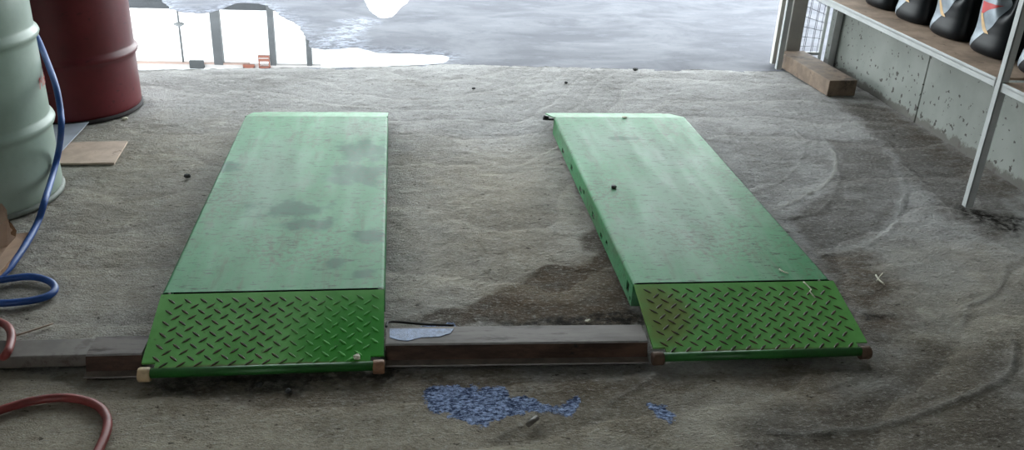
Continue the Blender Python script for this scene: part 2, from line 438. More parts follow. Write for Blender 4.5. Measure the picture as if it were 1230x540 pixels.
def ridge_fields(X, Y):
    if X.shape in _rc: return _rc[X.shape]
    H = np.zeros(X.shape); P = np.zeros(X.shape); K = np.zeros(X.shape)
    Xw = X+fbm(X*14, Y*14, 3, 21)*.016; Yw = Y+fbm(X*14+9, Y*14, 3, 22)*.016
    for pl, w_, h_, c_ in RIDGES:
        A = np.array(pl); m = (Xw > A[:,0].min()-.2) & (Xw < A[:,0].max()+.2) & (Yw > A[:,1].min()-.2) & (Yw < A[:,1].max()+.2)
        if not m.any(): continue
        d, sd = polydist(Xw[m], Yw[m], pl)
        g = np.exp(-(d/(w_*.62))**2); step = np.exp(-(d/(w_*3)))*sd*.25
        brk = .55+.9*np.clip(fbm(X[m]*20, Y[m]*20, 2, 5)+.35, 0, 1)
        H[m] += h_*(.8*g*brk+step*.6); P[m] += (c_*1.3+.08)*np.exp(-(d/(w_*.42))**2)*brk; K[m] += (.30-.25*max(0, c_))*np.exp(-((d*sd+w_*.6)/(w_*.4))**2)*brk  # K: thin shade beside each ridge, painted into the colour
    _rc[X.shape] = (H, P, K); return H, P, K
EDGE = [tuple(G(u, v)[:2]) for u, v in ((60,82),(165,81.5),(300,79),(400,78),(470,76.5),(530,74),(560,74.5),(640,77),(760,80),(930,82.5),(1100,83))]
def edge_y(x): return np.interp(x, [p[0] for p in EDGE], [p[1] for p in EDGE])+fbm(np.asarray(x)*9., np.asarray(x)*0.+3, 3, 61)*.02
def floor_y(X, Y): return Y+(edge_y(X)-4.90)*ss(4.2, 4.9, Y)
def f_band(X, Y):
    r = np.hypot(X-2.2, Y-1.2)
    T = np.where(X < 1.0, Y*3.1, 0)+np.where(X >= 1.0, 1, 0)*(Y*1.2+r*1.6)
    k = ss(.4, 1.5, X); T = Y*3.1*(1-k)+(Y*.8+r*1.7)*k
    T = T+fbm(X*1.0, Y*.9, 3, 71)*3.0+fbm(X*7, Y*7, 3, 72)*.16
    return T-np.floor(T)
def floor_z(X, Y):
    H, _, _ = ridge_fields(X, Y)
    z = H + fbm(X*3, Y*3, 3, 1)*.006 + fbm(X*26, Y*40, 3, 8)*.0062
    z += np.sin((np.hypot(X-1.2, Y-3.4)+fbm(X*4, Y*4, 2, 2)*.12)*58)*.0006
    z += f_band(X, Y)*.0024-.001
    z -= ss(4.78, 4.90, Y+fbm(X*5, Y*5, 3, 9)*.06)*.010
    return np.where(Y < 4.899, z-.004, -.03)
def f_wet_falloff(X, Y):
    a = 1.25*region(X, Y, [(480,386),(560,372),(600,345),(655,322),(700,318),(728,290),(742,280),(760,330),(775,386),(700,392),(560,391)], .045, .06)
    b = .7*region(X, Y, [(690,285),(725,268),(745,300),(700,300)], .04, .05)
    c = .55*region(X, Y, [(985,165),(1060,165),(1090,215),(1080,265),(1040,292),(985,305),(940,262),(990,225),(1006,195)], .05, .03)
    d = .62*region(X, Y, [(1000,118),(1060,125),(1230,225),(1230,300),(1140,265),(1060,180)], .08, .08)
    e = .5*region(X, Y, [(780,440),(1050,425),(1060,440),(1000,470),(850,500),(700,540),(560,540),(560,500),(640,470)], .08, .1)  # damp before the ramp, deepened to paint in the near light falloff
    f = .5*region(X, Y, [(480,445),(800,440),(790,470),(700,505),(560,512),(500,500)], .06, .07)
    g = .5*region(X, Y, [(980,305),(1045,300),(1080,340),(1075,420),(1050,420)], .06, .08)
    h = .45*region(X, Y, [(560,250),(640,235),(690,260),(690,300),(600,330),(540,320)], .10, .1)
    i = .4*region(X, Y, [(850,150),(960,160),(980,230),(930,250)], .1, .1)
    j = .62*region(X, Y, [(860,500),(1000,450),(1090,400),(1240,380),(1300,560),(860,600)], .15, .1)  # damp-looking corner, darkened further to paint in the falloff of light
    return np.clip(np.maximum.reduce([a, b, c, d, e, f, g, h, i, j])+.16*fbm(X*2, Y*2, 3, 31), 0, 1)
def f_brown(X, Y):
    a = region(X, Y, [(560,360),(650,320),(735,300),(770,380),(560,392)], .06, .06)
    b = region(X, Y, [(980,300),(1040,300),(1090,340),(1080,400),(1050,420)], .07, .08)
    c = .8*region(X, Y, [(160,455),(470,440),(800,437),(830,470),(560,480),(300,495),(160,480)], .07, .08)
    d = .7*region(X, Y, [(1040,115),(1230,215),(1230,250),(1130,200)], .06, .06)
    e = .5*region(X, Y, [(880,440),(1000,440),(1010,490),(880,500)], .1, .1)
    return np.clip(np.maximum.reduce([a, b, c, d, e]), 0, 1)
def f_pale(X, Y):
    _, P, _ = ridge_fields(X, Y)
    a = .35*region(X, Y, [(1060,300),(1160,290),(1190,330),(1150,400),(1090,360)], .1, .1)
    b = .35*region(X, Y, [(800,480),(900,480),(930,510),(820,520)], .1, .1)
    return np.clip(P+a+b, 0, 1)
def f_grime_shade(X, Y):
    a = region(X, Y, [(160,456),(470,441),(540,455),(400,470),(170,472)], .03, .05)*.8  # shadow below the ramp rod, painted onto the floor
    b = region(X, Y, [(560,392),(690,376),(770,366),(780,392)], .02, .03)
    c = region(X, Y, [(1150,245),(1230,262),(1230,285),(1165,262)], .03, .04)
    d = region(X, Y, [(0,430),(100,427),(100,440),(0,446)], .02, .02)*.5  # painted shadow along the foot of the floor beam
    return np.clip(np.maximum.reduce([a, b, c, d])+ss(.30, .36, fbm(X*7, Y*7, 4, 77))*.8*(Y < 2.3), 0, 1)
def f_earth(X, Y):
    a = region(X, Y, [(-200,400),(170,460),(560,450),(820,440),(1040,440),(900,560),(-200,620)], .12, .1)
    b = .9*region(X, Y, [(90,150),(270,160),(200,345),(150,400),(0,400),(0,340)], .5, .2)
    c = .9*region(X, Y, [(480,180),(680,190),(760,385),(480,390)], .5, .2)
    d = .8*region(X, Y, [(1040,330),(1230,300),(1300,420),(1240,600),(900,560),(1040,440)], .3, .2)
    return np.maximum.reduce([a, b, c, d])
def f_blue(X, Y):
    a = region(X, Y, [(510,475),(530,462),(600,468),(650,480),(690,472),(698,485),(685,502),(672,496),(640,488),(610,500),(580,512),(545,502),(515,492)], .03, .05)
    b = region(X, Y, [(780,482),(798,484),(812,496),(798,504),(786,496)], .02, .03)
    c = .8*region(X, Y, [(505,389),(545,386),(548,394),(505,394)], .015, .02)
    return np.maximum.reduce([a, b, c])
XS = np.arange(FX0, FX1+.001, .0105); YS = np.concatenate([np.arange(1.35, 4.8995, .0105), [4.8985, 4.90]])
grid_mesh('floor', XS, YS, floor_z, M_floor, dict(wet_falloff=f_wet_falloff, brown=f_brown, pale=f_pale, band=f_band, earth=f_earth, ridge_shade=lambda X, Y: np.clip(ridge_fields(X, Y)[2], 0, 1), grime_shade=f_grime_shade, blue=f_blue), floor_y)
bm = bmesh.new(); box(bm, (FX0, -5.2, -.12), (FX1, 1.352, -.002)); box(bm, (FX0, 1.36, -.12), (FX1, 4.70, -.03)); struct('floor_back', bm, M_floor)

PUD = [(110,5),(150,83),(200,83),(260,82),(300,81),(350,80),(400,80),(450,79),(500,77),(532,74),(540,68),(525,65),(500,63.5),(470,63),(445,61),(428,56),(412,57),(400,58.5),(382,57),(371,54),(369,46),(364,36),(352,25),(338,19),(330,12),(316,5),(300,2.5),(284,3),(268,9),(252,14),(235,15),(215,13),(203,9),(196,1),(190,-6),(150,-8)]
YX = np.arange(-6, 6.01, .04); YY = np.concatenate([np.arange(4.70, 9, .025), np.arange(9, 30, .5)])
PW = px(PUD, -.018)
def f_froth(X, Y):
    d, _ = polydist(X, Y, PW+[PW[0]]); ins = inpoly(X, Y, PW)
    a = np.exp(-d/.06)*(~ins)*.8
    b = region(X, Y, [(395,35),(430,18),(450,22),(425,50),(440,60),(390,62),(372,50)], .08, .1)*.85
    c = region(X, Y, [(420,60),(470,63),(530,68),(530,72),(430,75)], .05, .05)*.5
    d2 = region(X, Y, [(130,-5),(205,-5),(215,13),(150,20)], .1, .1)*.6
    return np.clip(np.maximum.reduce([a, b, c, d2]), 0, 1)
PW2 = px([(436,-6),(440,4),(448,15),(460,21),(472,18),(482,8),(494,-6),(470,-16)], -.018)
def yard_z(X, Y):
    z = -.016+np.abs(fbm(X*1.3, Y*1.3, 3, 41))*.012+fbm(X*9, Y*14, 3, 42)*.003
    for Q in (PW, PW2):
        d, _ = polydist(X, Y, Q+[Q[0]]); ins = inpoly(X, Y, Q)
        z = np.where(ins, np.minimum(z, -.0215-.004*ss(.0, .1, d)), z-.0045*np.exp(-(d/.05)**2))
    return z
grid_mesh('yard_floor', YX, YY, yard_z, M_yard, dict(froth=f_froth))
# water standing in the yard
def water_material():
    m = Mat('muddy_water', .0, 0, .5); m.b.inputs['IOR'].default_value = 1.25
    m.color(m.mix(m.rng(m.noise(3, 3), .3, .7), (.035, .037, .036), (.06, .062, .062)))
    m.bump(m.noise(5, 2), .006, .004); return m.m
M_water = water_material()
def puddle(P, name, label, wob=.02, seed=0):
    Q = smooth_px(P+[P[0]], -.012, 5)[:-1]
    bm = bmesh.new(); top = []
    for i, (x, y) in enumerate(Q):
        k = float(fbm(np.array([x*18.]), np.array([y*18.]), 3, seed)[0])*wob*2
        top.append((x+k, max(float(edge_y(x+k))+.004, y+k)))
    slab(bm, top, -.0215, -.0185)
    o = obj(name, bm, M_water); tag(o, label, 'puddle'); return o
puddle(PUD, 'puddle', 'wide mirror-like puddle in the yard beside the maroon drum, reflecting grey posts')
puddle([(436,-6),(440,4),(448,15),(460,21),(472,18),(482,8),(494,-6),(470,-16)], 'puddle', 'small bright puddle out in the yard, its tip pointing at the shop', .01, 4)

# ------------------------------------------------------------------ setting: walls, roof, door
WX = 2.48
bm = bmesh.new(); ys = [-5.2, -2.0, .4, 2.2, 3.94, 5.02]
for a, b in zip(ys, ys[1:]): box(bm, (WX, a+.003, -.03), (WX+.10, b-.003, 3.4), .003, 1)
box(bm, (WX+.012, -5.2, -.03), (WX+.09, 5.0, 3.4))
struct('wall_right', bm, M_wall)
struct('wall_left', newbox((-2.72, -5.2, -.1), (-2.6, 5.02, 3.4)), M_plain)
bm = bmesh.new(); box(bm, (-2.72, -5.2, -.1), (-1.9, -5.08, 3.4)); box(bm, (-.9, -5.2, -.1), (2.58, -5.08, 3.4)); box(bm, (-1.9, -5.2, 2.2), (-.9, -5.08, 3.4))  # unseen doorway added behind the viewer, sized to let fill light in
struct('wall_back', bm, M_plain)
struct('ceiling', newbox((-2.72, -5.2, 3.4), (2.58, 6.3, 3.5)), M_ceil)  # runs past the door as an unseen overhang, added to shade the threshold
struct('trim_1', newbox((-2.6, 4.90, 2.9), (2.48, 5.02, 3.4)), M_plain)
# buildings across the yard (seen in the puddle)
YD = 25.0
def refl(u, v, Y=YD, zw=-.0185):
    """where the line mirrored at puddle pixel (u, v) reaches the distance Y"""
    g = G(u, v, zw); d = (g-Vector((0, 0, CAM_H))); t = (Y-g.y)/d.y
    return g.x+d.x*t, zw-d.z*t
M_far = simple('dark_far_wall', (.030, .033, .042), .8, 0, .3, 1.5)
M_fpost = simple('far_post_paint', (.10, .105, .115), .6, 0, .08, 2)
M_fasc = simple('far_roof_edge', (.85, .80, .78), .6, 0, .1, 2)
M_forange = simple('orange_sign', (.45, .13, .07), .6, 0, .15, 2); M_fbox = simple('dark_sign_box', (.045, .05, .055), .6)
xl = refl(60, 20)[0]; xr = refl(352, 20)[0]; zt = refl(240, 17.5)[1]
struct('wall_far', newbox((xl-3, YD+.6, -.05), (xr, YD+1.0, zt), .05), M_far)
za = refl(240, 76)[1]
M_fpink = simple('pink_edge_strip', (.72, .50, .42), .6, 0, .1, 2)
t = thing('post_frame', 'pale frame of grey posts and thin beam across the yard, mirrored in the puddle', 'post frame', (refl(240, 70)[0], YD, 0))
L = t.location
o = newbox((refl(120,75)[0]-L.x, -.08, za), (refl(385,75)[0]-L.x, .08, za+.11), .01); obj('beam', o, M_fasc, t)
obj('edge_strip', newbox((refl(120,75)[0]-L.x, -.10, za-.035), (refl(300,75)[0]-L.x, .06, za), .005), M_fpink, t)
for u0, u1 in ((252.5, 263.5), (321, 328), (368, 374)):
    a = refl((u0), 20 if u1 < 350 else 56)[0]; b = refl(u1, 20 if u1 < 350 else 56)[0]
    o = newbox((a-L.x, -.12, -.02), (b-L.x, .12, za+.01), .012); obj('post', o, M_fpost, t)
def far_sign(u0, u1, v0, v1, mat, name, label, slats=False):
    x0, z0 = refl(u0, v0); x1, z1 = refl(u1, v1)
    t = thing(name, label, 'sign', ((x0+x1)/2, YD-.22, z0)); wd = (x1-x0)/2; h = za+.08-z0
    hh = max(.06, z1-z0)
    obj('panel', newbox((-wd, 0, 0), (wd, .10, hh), .008), mat, t)
    bm = bmesh.new()
    for s in (-1, 1): box(bm, (s*wd-.03*(s > 0), .03, hh-.02), (s*wd+.03*(s < 0), .07, h), 0)
    box(bm, (-wd, .03, h-.05), (wd, .18, h)); obj('bracket', bm, mat, t)
    if slats:
        obj('slat', newbox((-wd*.9, -.012, hh*.35), (wd*.9, .0, hh*.5)), M_fasc, t)
far_sign(229, 247, 70.5, 80, M_fbox, 'hanging_box', 'dark hanging box below the thin beam, mirrored in the puddle')
far_sign(311, 325, 64.5, 71.5, M_forange, 'slatted_sign', 'orange and white slatted sign mirrored beside the thinner post', True)
far_sign(293, 307, 75, 78, M_forange, 'orange_sign', 'plain orange sign mirrored at the rim of the puddle')
x0, z0 = refl(211, 18); x1, z1 = refl(220, 72)
t = thing('lamp_post', 'hair-thin lamp post mirrored in the puddle beside the dark box', 'lamp post', (x1, YD, 0))
bm = bmesh.new(); tube(bm, [(0,0,-.02),(0,0,za-.02)], .026, 8); obj('pole', bm, M_fpost, t, True)
xq, zq = refl(214, 29); bm = bmesh.new(); lathe(bm, [(.03,-.05),(.13,-.02),(.15,0),(.07,.05),(.03,.06)], 16, (0,-.0,zq)); obj('lamp_head', bm, simple('lamp_metal', (.30,.31,.32), .5), t, True)

# door posts and mesh panel
def tagbox(name, lo, hi, bev, mat, label, cat):
    lo, hi = Vector(lo), Vector(hi); c = Vector(((lo.x+hi.x)/2, (lo.y+hi.y)/2, lo.z))
    o = obj(name, newbox(lo-c, hi-c, bev), mat); o.location = c; return tag(o, label, cat)
t = thing('door_post', 'grey-brown square steel door post beside the wire mesh', 'post', (2.266, 5.04, -.01))
obj('tube', newbox((-.045, -.05, 0), (.045, .05, 2.92), .006), M_grey_post, t)
obj('base_plate', newbox((-.052, -.052, 0), (.052, .052, .008), .002), M_grey_post, t)
bm = bmesh.new(); box(bm, (-.020, -.004, 0), (.022, .0, 2.92)); box(bm, (.018, 0, 0), (.022, .045, 2.92)); box(bm, (-.020, 0, 0), (-.016, .03, 2.92))
o = obj('door_jamb', bm, M_cream); o.location = (2.185, 5.03, -.01); tag(o, 'cream steel door jamb strip in front of the grey-brown square post', 'door jamb')
t = thing('mesh_panel', 'welded wire mesh panel closing the gap at the wall end', 'mesh panel', (2.405, 5.06, -.01))
bm = bmesh.new()
for a, b in (((-.080,-.006,.0),(-.073,.006,2.9)), ((.056,-.010,0),(.074,.010,2.9)), ((-.080,-.008,.05),(.06,.008,.068)), ((-.080,-.008,2.88),(.06,.008,2.9))): box(bm, a, b, .002)
obj('frame', bm, M_white, t)
bm = bmesh.new()
for x in (-.045, -.036, .004, .013, .044): tube(bm, [(x, 0, .06), (x, 0, 2.89)], .0016, 6)
for k in range(46): tube(bm, [(-.075, .004, .10+.060*k), (.058, .004, .10+.048*k)], .0018, 6)
obj('wire_mesh', bm, M_wire, t)

# ------------------------------------------------------------------ scissor lift platforms
W2, DL, TOP = .299, 1.492, .100       # half width, deck length, top height
def skirt(bm, side, holes):
    """one folded side of the deck with its cut-outs, sheet 4 mm thick"""
    ys = sorted({0.0, DL, *[h for q in holes for h in q[:2]]}); zs = sorted({.022, TOP-.012, *[h for q in holes for h in q[2:]]})
    for xx in (W2, W2-.004):
        for a, b in zip(ys, ys[1:]):
            for c, d in zip(zs, zs[1:]):
                if any(q[0]-1e-6 <= a and b <= q[1]+1e-6 and q[2]-1e-6 <= c and d <= q[3]+1e-6 for q in holes): continue
                bm.faces.new([bm.verts.new((side*xx, y, z)) for y, z in ((a,c),(b,c),(b,d),(a,d))])
    for q in holes:
        for (y0, z0), (y1, z1) in (((q[0],q[2]),(q[1],q[2])), ((q[1],q[2]),(q[1],q[3])), ((q[1],q[3]),(q[0],q[3])), ((q[0],q[3]),(q[0],q[2]))):
            bm.faces.new([bm.verts.new(p) for p in ((side*W2,y0,z0),(side*W2,y1,z1),(side*(W2-.004),y1,z1),(side*(W2-.004),y0,z0))])
    bm.faces.new([bm.verts.new((side*x, y, .022)) for x, y in ((W2,0),(W2,DL),(W2-.004,DL),(W2-.004,0))])
def deck_bm(lh, rh):
    bm = bmesh.new(); skirt(bm, -1, lh); skirt(bm, 1, rh)
    r = .012; prof = []
    for k in range(7):
        a = PI-PI/2*k/6; prof.append((-W2+r+r*math.cos(a), TOP-r+r*math.sin(a)))
    prof = prof+[(-x, z) for x, z in reversed(prof)]
    n = 24; rs = []
    for j in range(n+1):
        y = DL*j/n
        # old sheet: a slight sag between the ribs
        rs.append([(x, y, z-(.0010*(math.sin(j*1.3)**2) if abs(x) < W2-.02 else 0)) for x, z in prof])
    rings(bm, rs, False, False)
    bm.faces.new([bm.verts.new(p) for p in ((-W2,0,.022),(W2,0,.022),(W2,0,TOP-.012),(-W2,0,TOP-.012))])
    bmesh.ops.remove_doubles(bm, verts=bm.verts, dist=1e-5)
    return bm
def ramp_bm(x0, x1, y0, z0, y1, z1, notch, thick=.005, pitch=.0415, tread=True):
    """sloping tread plate from the deck edge (y0, z0) down to (y1, z1) with raised lozenges"""
    bm = bmesh.new(); Ln = math.hypot(y1-y0, z1-z0); dy, dz = (y1-y0)/Ln, (z1-z0)/Ln
    nrm = Vector((0, -dz, dy)) if dy > 0 else Vector((0, dz, -dy))
    def P(x, s, h=0): return Vector((x, y0+dy*s, z0+dz*s))+nrm*h
    nw, nl = notch
    poly = [(x0, .004), (x1, .004), (x1, Ln-nl), (x1-nw, Ln-nl), (x1-nw, Ln), (x0+nw, Ln), (x0+nw, Ln-nl), (x0, Ln-nl)]
    A = [bm.verts.new(P(x, s)) for x, s in poly]; B = [bm.verts.new(P(x, s, -thick)) for x, s in poly]; n = len(A)
    bm.faces.new(A); bm.faces.new(B)
    for i in range(n): bm.faces.new((A[i], A[(i+1) % n], B[(i+1) % n], B[i]))
    def lozenge(cx, cs, ang):
        ca, sa = math.cos(ang), math.sin(ang); l, w_ = .0150, .0033
        o6 = [(-l,0),(-l*.45,-w_),(l*.45,-w_),(l,0),(l*.45,w_),(-l*.45,w_)]
        pts = [(cx+a*ca-b*sa, cs+a*sa+b*ca) for a, b in o6]
        if any(not (x0+.003 < x < x1-.003 and .006 < s < Ln-.004) for x, s in pts): return
        if any(s > Ln-nl-.003 and (x < x0+nw+.003 or x > x1-nw-.003) for x, s in pts): return
        base = [bm.verts.new(P(x, s, .0001)) for x, s in pts]
        t6 = [bm.verts.new(P(cx+a*.55*ca-b*.5*sa, cs+a*.55*sa+b*.5*ca, .0021)) for a, b in o6]
        f = bm.faces.new(t6); f.material_index = 1
        for i in range(6):
            f = bm.faces.new((base[i], base[(i+1) % 6], t6[(i+1) % 6], t6[i])); f.material_index = 1
    ky = int(Ln/pitch)+2; kx = int((x1-x0)/pitch)+2
    for i in range(-1, kx if tread else -1):
        for j in range(-1, ky):
            cx, cs = x0+.012+i*pitch, .012+j*pitch
            lozenge(cx, cs, math.radians(-42)); lozenge(cx+pitch/2, cs+pitch/2, math.radians(42))
    return bm
def lift(x, y, rz, label, deckm, rampm, treadm, lh, rh, rollers, rrx):
    t = thing('lift_platform', label, 'lift platform', (x, y, 0), rz, 'platforms of the vehicle lift')
    obj('deck', deck_bm(lh, rh), deckm, t)
    obj('light_block', newbox((-W2+.022, .03, .004), (W2-.022, DL-.03, TOP-.016), .004), M_dark, t)  # dark box added under the deck so that no light passes below
    front_end, fz = -.272, .034
    fr = obj('front_ramp', ramp_bm(-W2+.001, rrx, -.002, TOP-.001, front_end, fz, (.033, .026)), [rampm, treadm], t); fr['label'] = 'bright green tread plate ramp'
    bm = bmesh.new(); tube(bm, [(-W2+.026, front_end+.004, .024), (rrx-.026, front_end+.004, .024)], .0125, 14); obj('ramp_rod', bm, M_rod, fr, True)
    for s, mt in zip((-1, 1), rollers):
        xa = (-W2-.004, -W2+.028) if s < 0 else (rrx-.028, rrx+.002)
        bm = bmesh.new()
        pr = [(.006, 0), (.0165, .0), (.0185, .003), (.0185, .026), (.0165, .030), (.006, .030)]
        rs = [[(xa[0]+z, front_end+.006+r*math.cos(2*PI*i/24), .0190+r*math.sin(2*PI*i/24)) for i in range(24)] for r, z in pr]
        rings(bm, rs); obj('roller', bm, mt, fr)
    # webs that carry the ramp from below
    for s in (-.18, .0, .18):
        bm = bmesh.new()
        prism(bm, [(-.004, .085), (-.004, .012), (-.10, .012), (front_end+.03, .030), (front_end+.03, .034)], s-.004, s+.004); obj('ramp_web', bm, M_dark, fr)
    obj('rear_ramp', ramp_bm(-W2+.001, W2-.001, DL+.002, TOP-.001, DL+.27, .030, (.033, .026), tread=False), deckm, t)
    bm = bmesh.new(); tube(bm, [(-W2+.004, DL+.004, TOP-.012), (W2-.004, DL+.004, TOP-.012)], .007, 10); obj('hinge_tube', bm, M_rod, t, True)
    bm = bmesh.new(); tube(bm, [(-W2+.02, -.004, TOP-.013), (W2-.02, -.004, TOP-.013)], .006, 10); obj('hinge_tube', bm, M_rod, t, True)
    return t
clean = (.24, -.19, .17, .15)
Lm = deck_material('left_deck_paint', [(.21, 1.10, .10, .13), (.20, .84, .12, .09), (-.01, .55, .12, .07), (-.27, .93, .04, .05), (.06, .42, .08, .04), (.25, .32, .05, .05), (.15, .15, .03, .03), (.24,.08,.03,.03)], [(.2, 1.35, .14, .12), (-.12, .8, .12, .4)])
Rm = deck_material('right_deck_paint', [(-.05, 1.22, .06, .02)], [(.12, 1.0, .12, .15), (-.1, 1.2, .2, .2), (-.12, .3, .15, .2), (.05,.6,.2,.3)])
la = math.radians(-1.2) * .0
LIFT1 = lift(-.370, 2.180, .012, 'green lift platform on the side of the two drums, with green-stained deck', Lm, ramp_material('left_ramp_paint', None, clean), tread_material('left_tread', clean), [(.05,.09,.03,.07)], [(.05,.085,.03,.07),(.5,.53,.03,.06)], (M_roller_a, M_roller_b), W2-.001)
LIFT2 = lift(.938, 2.189, .004, 'green lift platform on the shelf side, dusty deck and black pin at its far corner', Rm, ramp_material('right_ramp_paint', (-.24, -.12, .07, .10)), tread_material('right_tread'),
     [(.040,.070,.040,.072), (.010,.022,.030,.045), (.34,.365,.045,.06), (.42,.45,.03,.045), (.56,.60,.035,.055), (.75,.77,.05,.065), (.80,.84,.03,.05), (1.0,1.04,.04,.06), (1.2,1.25,.03,.05)],
     [(.04,.07,.04,.07)], (M_roller_c, M_roller_c), W2+.006)
bm = bmesh.new(); tube(bm, [(-W2+.0, DL+.004, TOP-.012), (-W2-.02, DL+.004, TOP-.012), (-W2-.030, DL+.002, TOP-.006)], [.005, .005, .005], 10)
tube(bm, [(-W2-.025, DL+.002, TOP-.006), (-W2-.047, DL, TOP-.002)], .011, 10); o = obj('hinge_pin', bm, M_pin, LIFT2, True); o['label'] = 'black hinge pin'

# ------------------------------------------------------------------ channel covers between and beside the platforms
PROF = [(.165,.0),(.165,.004),(.135,.004),(.127,.043),(.122,.0465),(.041,.0465),(.0365,.043),(.022,.008),(.0,.006),(.0,.0015),(.026,.003),(.042,.041),(.121,.041),(.131,.0)]
PMAT = {3: 2, 5: 2, 6: 1, 7: 3, 8: 2, 10: 1}
def cover(name, x0, x1, y0, skew, label, slope=0):
    M = Matrix.Rotation(skew, 4, 'Z'); c = Vector(((x0+x1)/2, y0, .002)); bm = bmesh.new()
    n = 2
    a = [Vector((x0-c.x+slope*(1-(p[0]/.165)), p[0], p[1])) for p in PROF]; b = [Vector((x1-c.x, p[0], p[1])) for p in PROF]
    A = [bm.verts.new(p) for p in a]; B = [bm.verts.new(p) for p in b]; k = len(A)
    for i in range(k): bm.faces.new((A[i], A[(i+1) % k], B[(i+1) % k], B[i])).material_index = PMAT.get(i, 0)
    bm.faces.new(A); bm.faces.new(B)
    o = obj(name, bm, [M_chan, M_chanf, M_worn, M_lip]); o.location = c; o.rotation_euler = (0, 0, skew)
    return tag(o, label, 'cable cover', 'channel covers of the lift')
cover('channel_cover', -.066, .629, 1.930, -.022, 'rusty steel channel cover running on the floor between the two green platforms')
cover('channel_cover', -.805, -.671, 1.922, .0, 'short rusty channel cover end sticking out beside the drum-side platform', .0)
# blue paint stuck to the cover
bm = bmesh.new(); P = [(468,394.5),(545,394.5),(541,400),(528,404),(506,405),(490,409),(478,408),(468,405)]
Q = [G(u, v, .0490) for u, v in P]
tp = [(p.x, p.y) for p in Q]; slab(bm, tp, .0486, .0498)
o = obj('paint_splash', bm, M_bluep); tag(o, 'patch of dried blue paint on top of the long channel cover', 'paint splash')
# beam running into the short cover
t0 = G(-60, 405.5, .034); t1 = G(-60, 431, .034)
o = newbox((-.66, -.041, 0), (.16, .041, .034), .004); o = obj('floor_beam', o, M_beam); o.location = (-.97, 2.018, .0015); o.rotation_euler = (0, 0, .004)
tag(o, 'flat grey beam on the floor leading from the red hose into the short cover', 'beam')
bm = bmesh.new(); tube(bm, catmull([G(464,392,.03), G(467,386.5,.02), G(480,386.5,.012), G(510,389,.006), G(545,390.5,.004)], 8), .0035, 8)
o = obj('thin_cable', bm, M_dark, None, True); tag(o, 'thin dark cable lying behind the long channel cover', 'cable')

# ------------------------------------------------------------------ drums
DR = .295
def drum(x, y, label, mbody, mrim, dent=None, bung=True):
    t = thing('oil_drum', label, 'drum', (x, y, 0), 0, 'steel drums by the doorway')
    prof = [(DR-.012, .012), (DR-.004, .016), (DR-.001, .03)]
    def rib(z): return [(DR-.001, z-.030), (DR+.000, z-.020), (DR+.010, z-.010), (DR+.0135, z), (DR+.010, z+.010), (DR, z+.020), (DR-.001, z+.030)]
    prof += [(DR-.001, .12)]+rib(.265)+[(DR-.001, .35), (DR-.001, .45)]+rib(.570)+[(DR-.001, .66)]
    for k in range(4): prof += [(DR-.001, .70+.035*k), (DR-.0045, .7175+.035*k)]
    prof += [(DR-.001, .85), (DR-.004, .862)]
    def fn(r, z, a):
        if dent:
            for da, dz, ra, rz_, dep in dent:
                u = ((a-da+PI) % (2*PI)-PI)/ra; v = (z-dz)/rz_; r -= dep*math.exp(-u*u-v*v)
        return r
    bm = bmesh.new()
    fine = []
    for (r0, z0), (r1, z1) in zip(prof, prof[1:]):
        k = max(1, int((z1-z0)/.02))
        fine += [(r0+(r1-r0)*i/k, z0+(z1-z0)*i/k) for i in range(k)]
    lathe(bm, fine+[prof[-1]], 96, fn=fn, caps=False); obj('body', bm, mbody, t)
    bm = bmesh.new(); lathe(bm, [(DR-.012, .014), (DR-.012, .002), (DR-.006, .0), (DR+.004, .001), (DR+.0055, .008), (DR+.003, .015), (DR-.004, .018)], 96, caps=False); obj('bottom_rim', bm, mrim, t)
    bm = bmesh.new(); lathe(bm, [(DR-.010, .858), (DR-.003, .858), (DR+.004, .862), (DR+.0055, .872), (DR+.002, .880), (DR-.006, .880), (DR-.011, .874), (DR-.011, .864)], 96, caps=False); obj('top_rim', bm, mrim, t)
    bm = bmesh.new(); lathe(bm, [(.001, .862), (DR-.06, .862), (DR-.05, .866), (DR-.010, .866)], 64, caps=False); obj('lid', bm, mbody, t)
    for d, r in ((.2, .032), (-.2, .016)):
        bm = bmesh.new(); lathe(bm, [(r, .862), (r, .872), (r*.8, .875), (.002, .875)], 24, (d, 0, 0)); obj('bung', bm, mrim, t)
    return t
GD = (-1.542, 3.080); RD = (-1.525, 4.100)
ang_c = math.atan2(-GD[1], -GD[0])
DG = drum(*GD, 'pale green steel drum with a dented side and red lettering', M_gdrum, M_rim, [(ang_c-.30, .40, .30, .075, .016), (ang_c+.25, .33, .25, .05, .008)])
DRd = drum(*RD, 'maroon steel drum standing at the doorway by the puddle', M_rdrum, M_rimd)
# lettering wrapped round the pale drum
cu = bpy.data.curves.new('txt', 'FONT'); cu.body = 'Mobil'; cu.size = .056; cu.extrude = .0; cu.shear = .2
to = bpy.data.objects.new('txt', cu); COL.objects.link(to)
bpy.context.view_layer.update()
me = bpy.data.meshes.new_from_object(to.evaluated_get(bpy.context.evaluated_depsgraph_get()))
bpy.data.objects.remove(to)
TXT_A, TXT_Z = None, None
best = 9e9
for a in np.arange(ang_c, ang_c+1.6, .01):
    for z in np.arange(.28, .52, .004):
        p = Vector((GD[0]+DR*math.cos(a), GD[1]+DR*math.sin(a), z-CAM_H))
        if (Vector((math.cos(a), math.sin(a), 0))).dot(-p) < 0: continue
        d = p.dot(CF); u = 615+FPX*p.dot(CR)/d; v = 270-FPX*p.dot(CU)/d
        e = abs(u-47.5)+abs(v-108)
        if e < best: best, TXT_A, TXT_Z = e, a, z
for v in me.vertices:
    a = TXT_A+v.co.x/DR; v.co = Vector(((DR+.0012)*math.cos(a), (DR+.0012)*math.sin(a), TXT_Z+v.co.y))
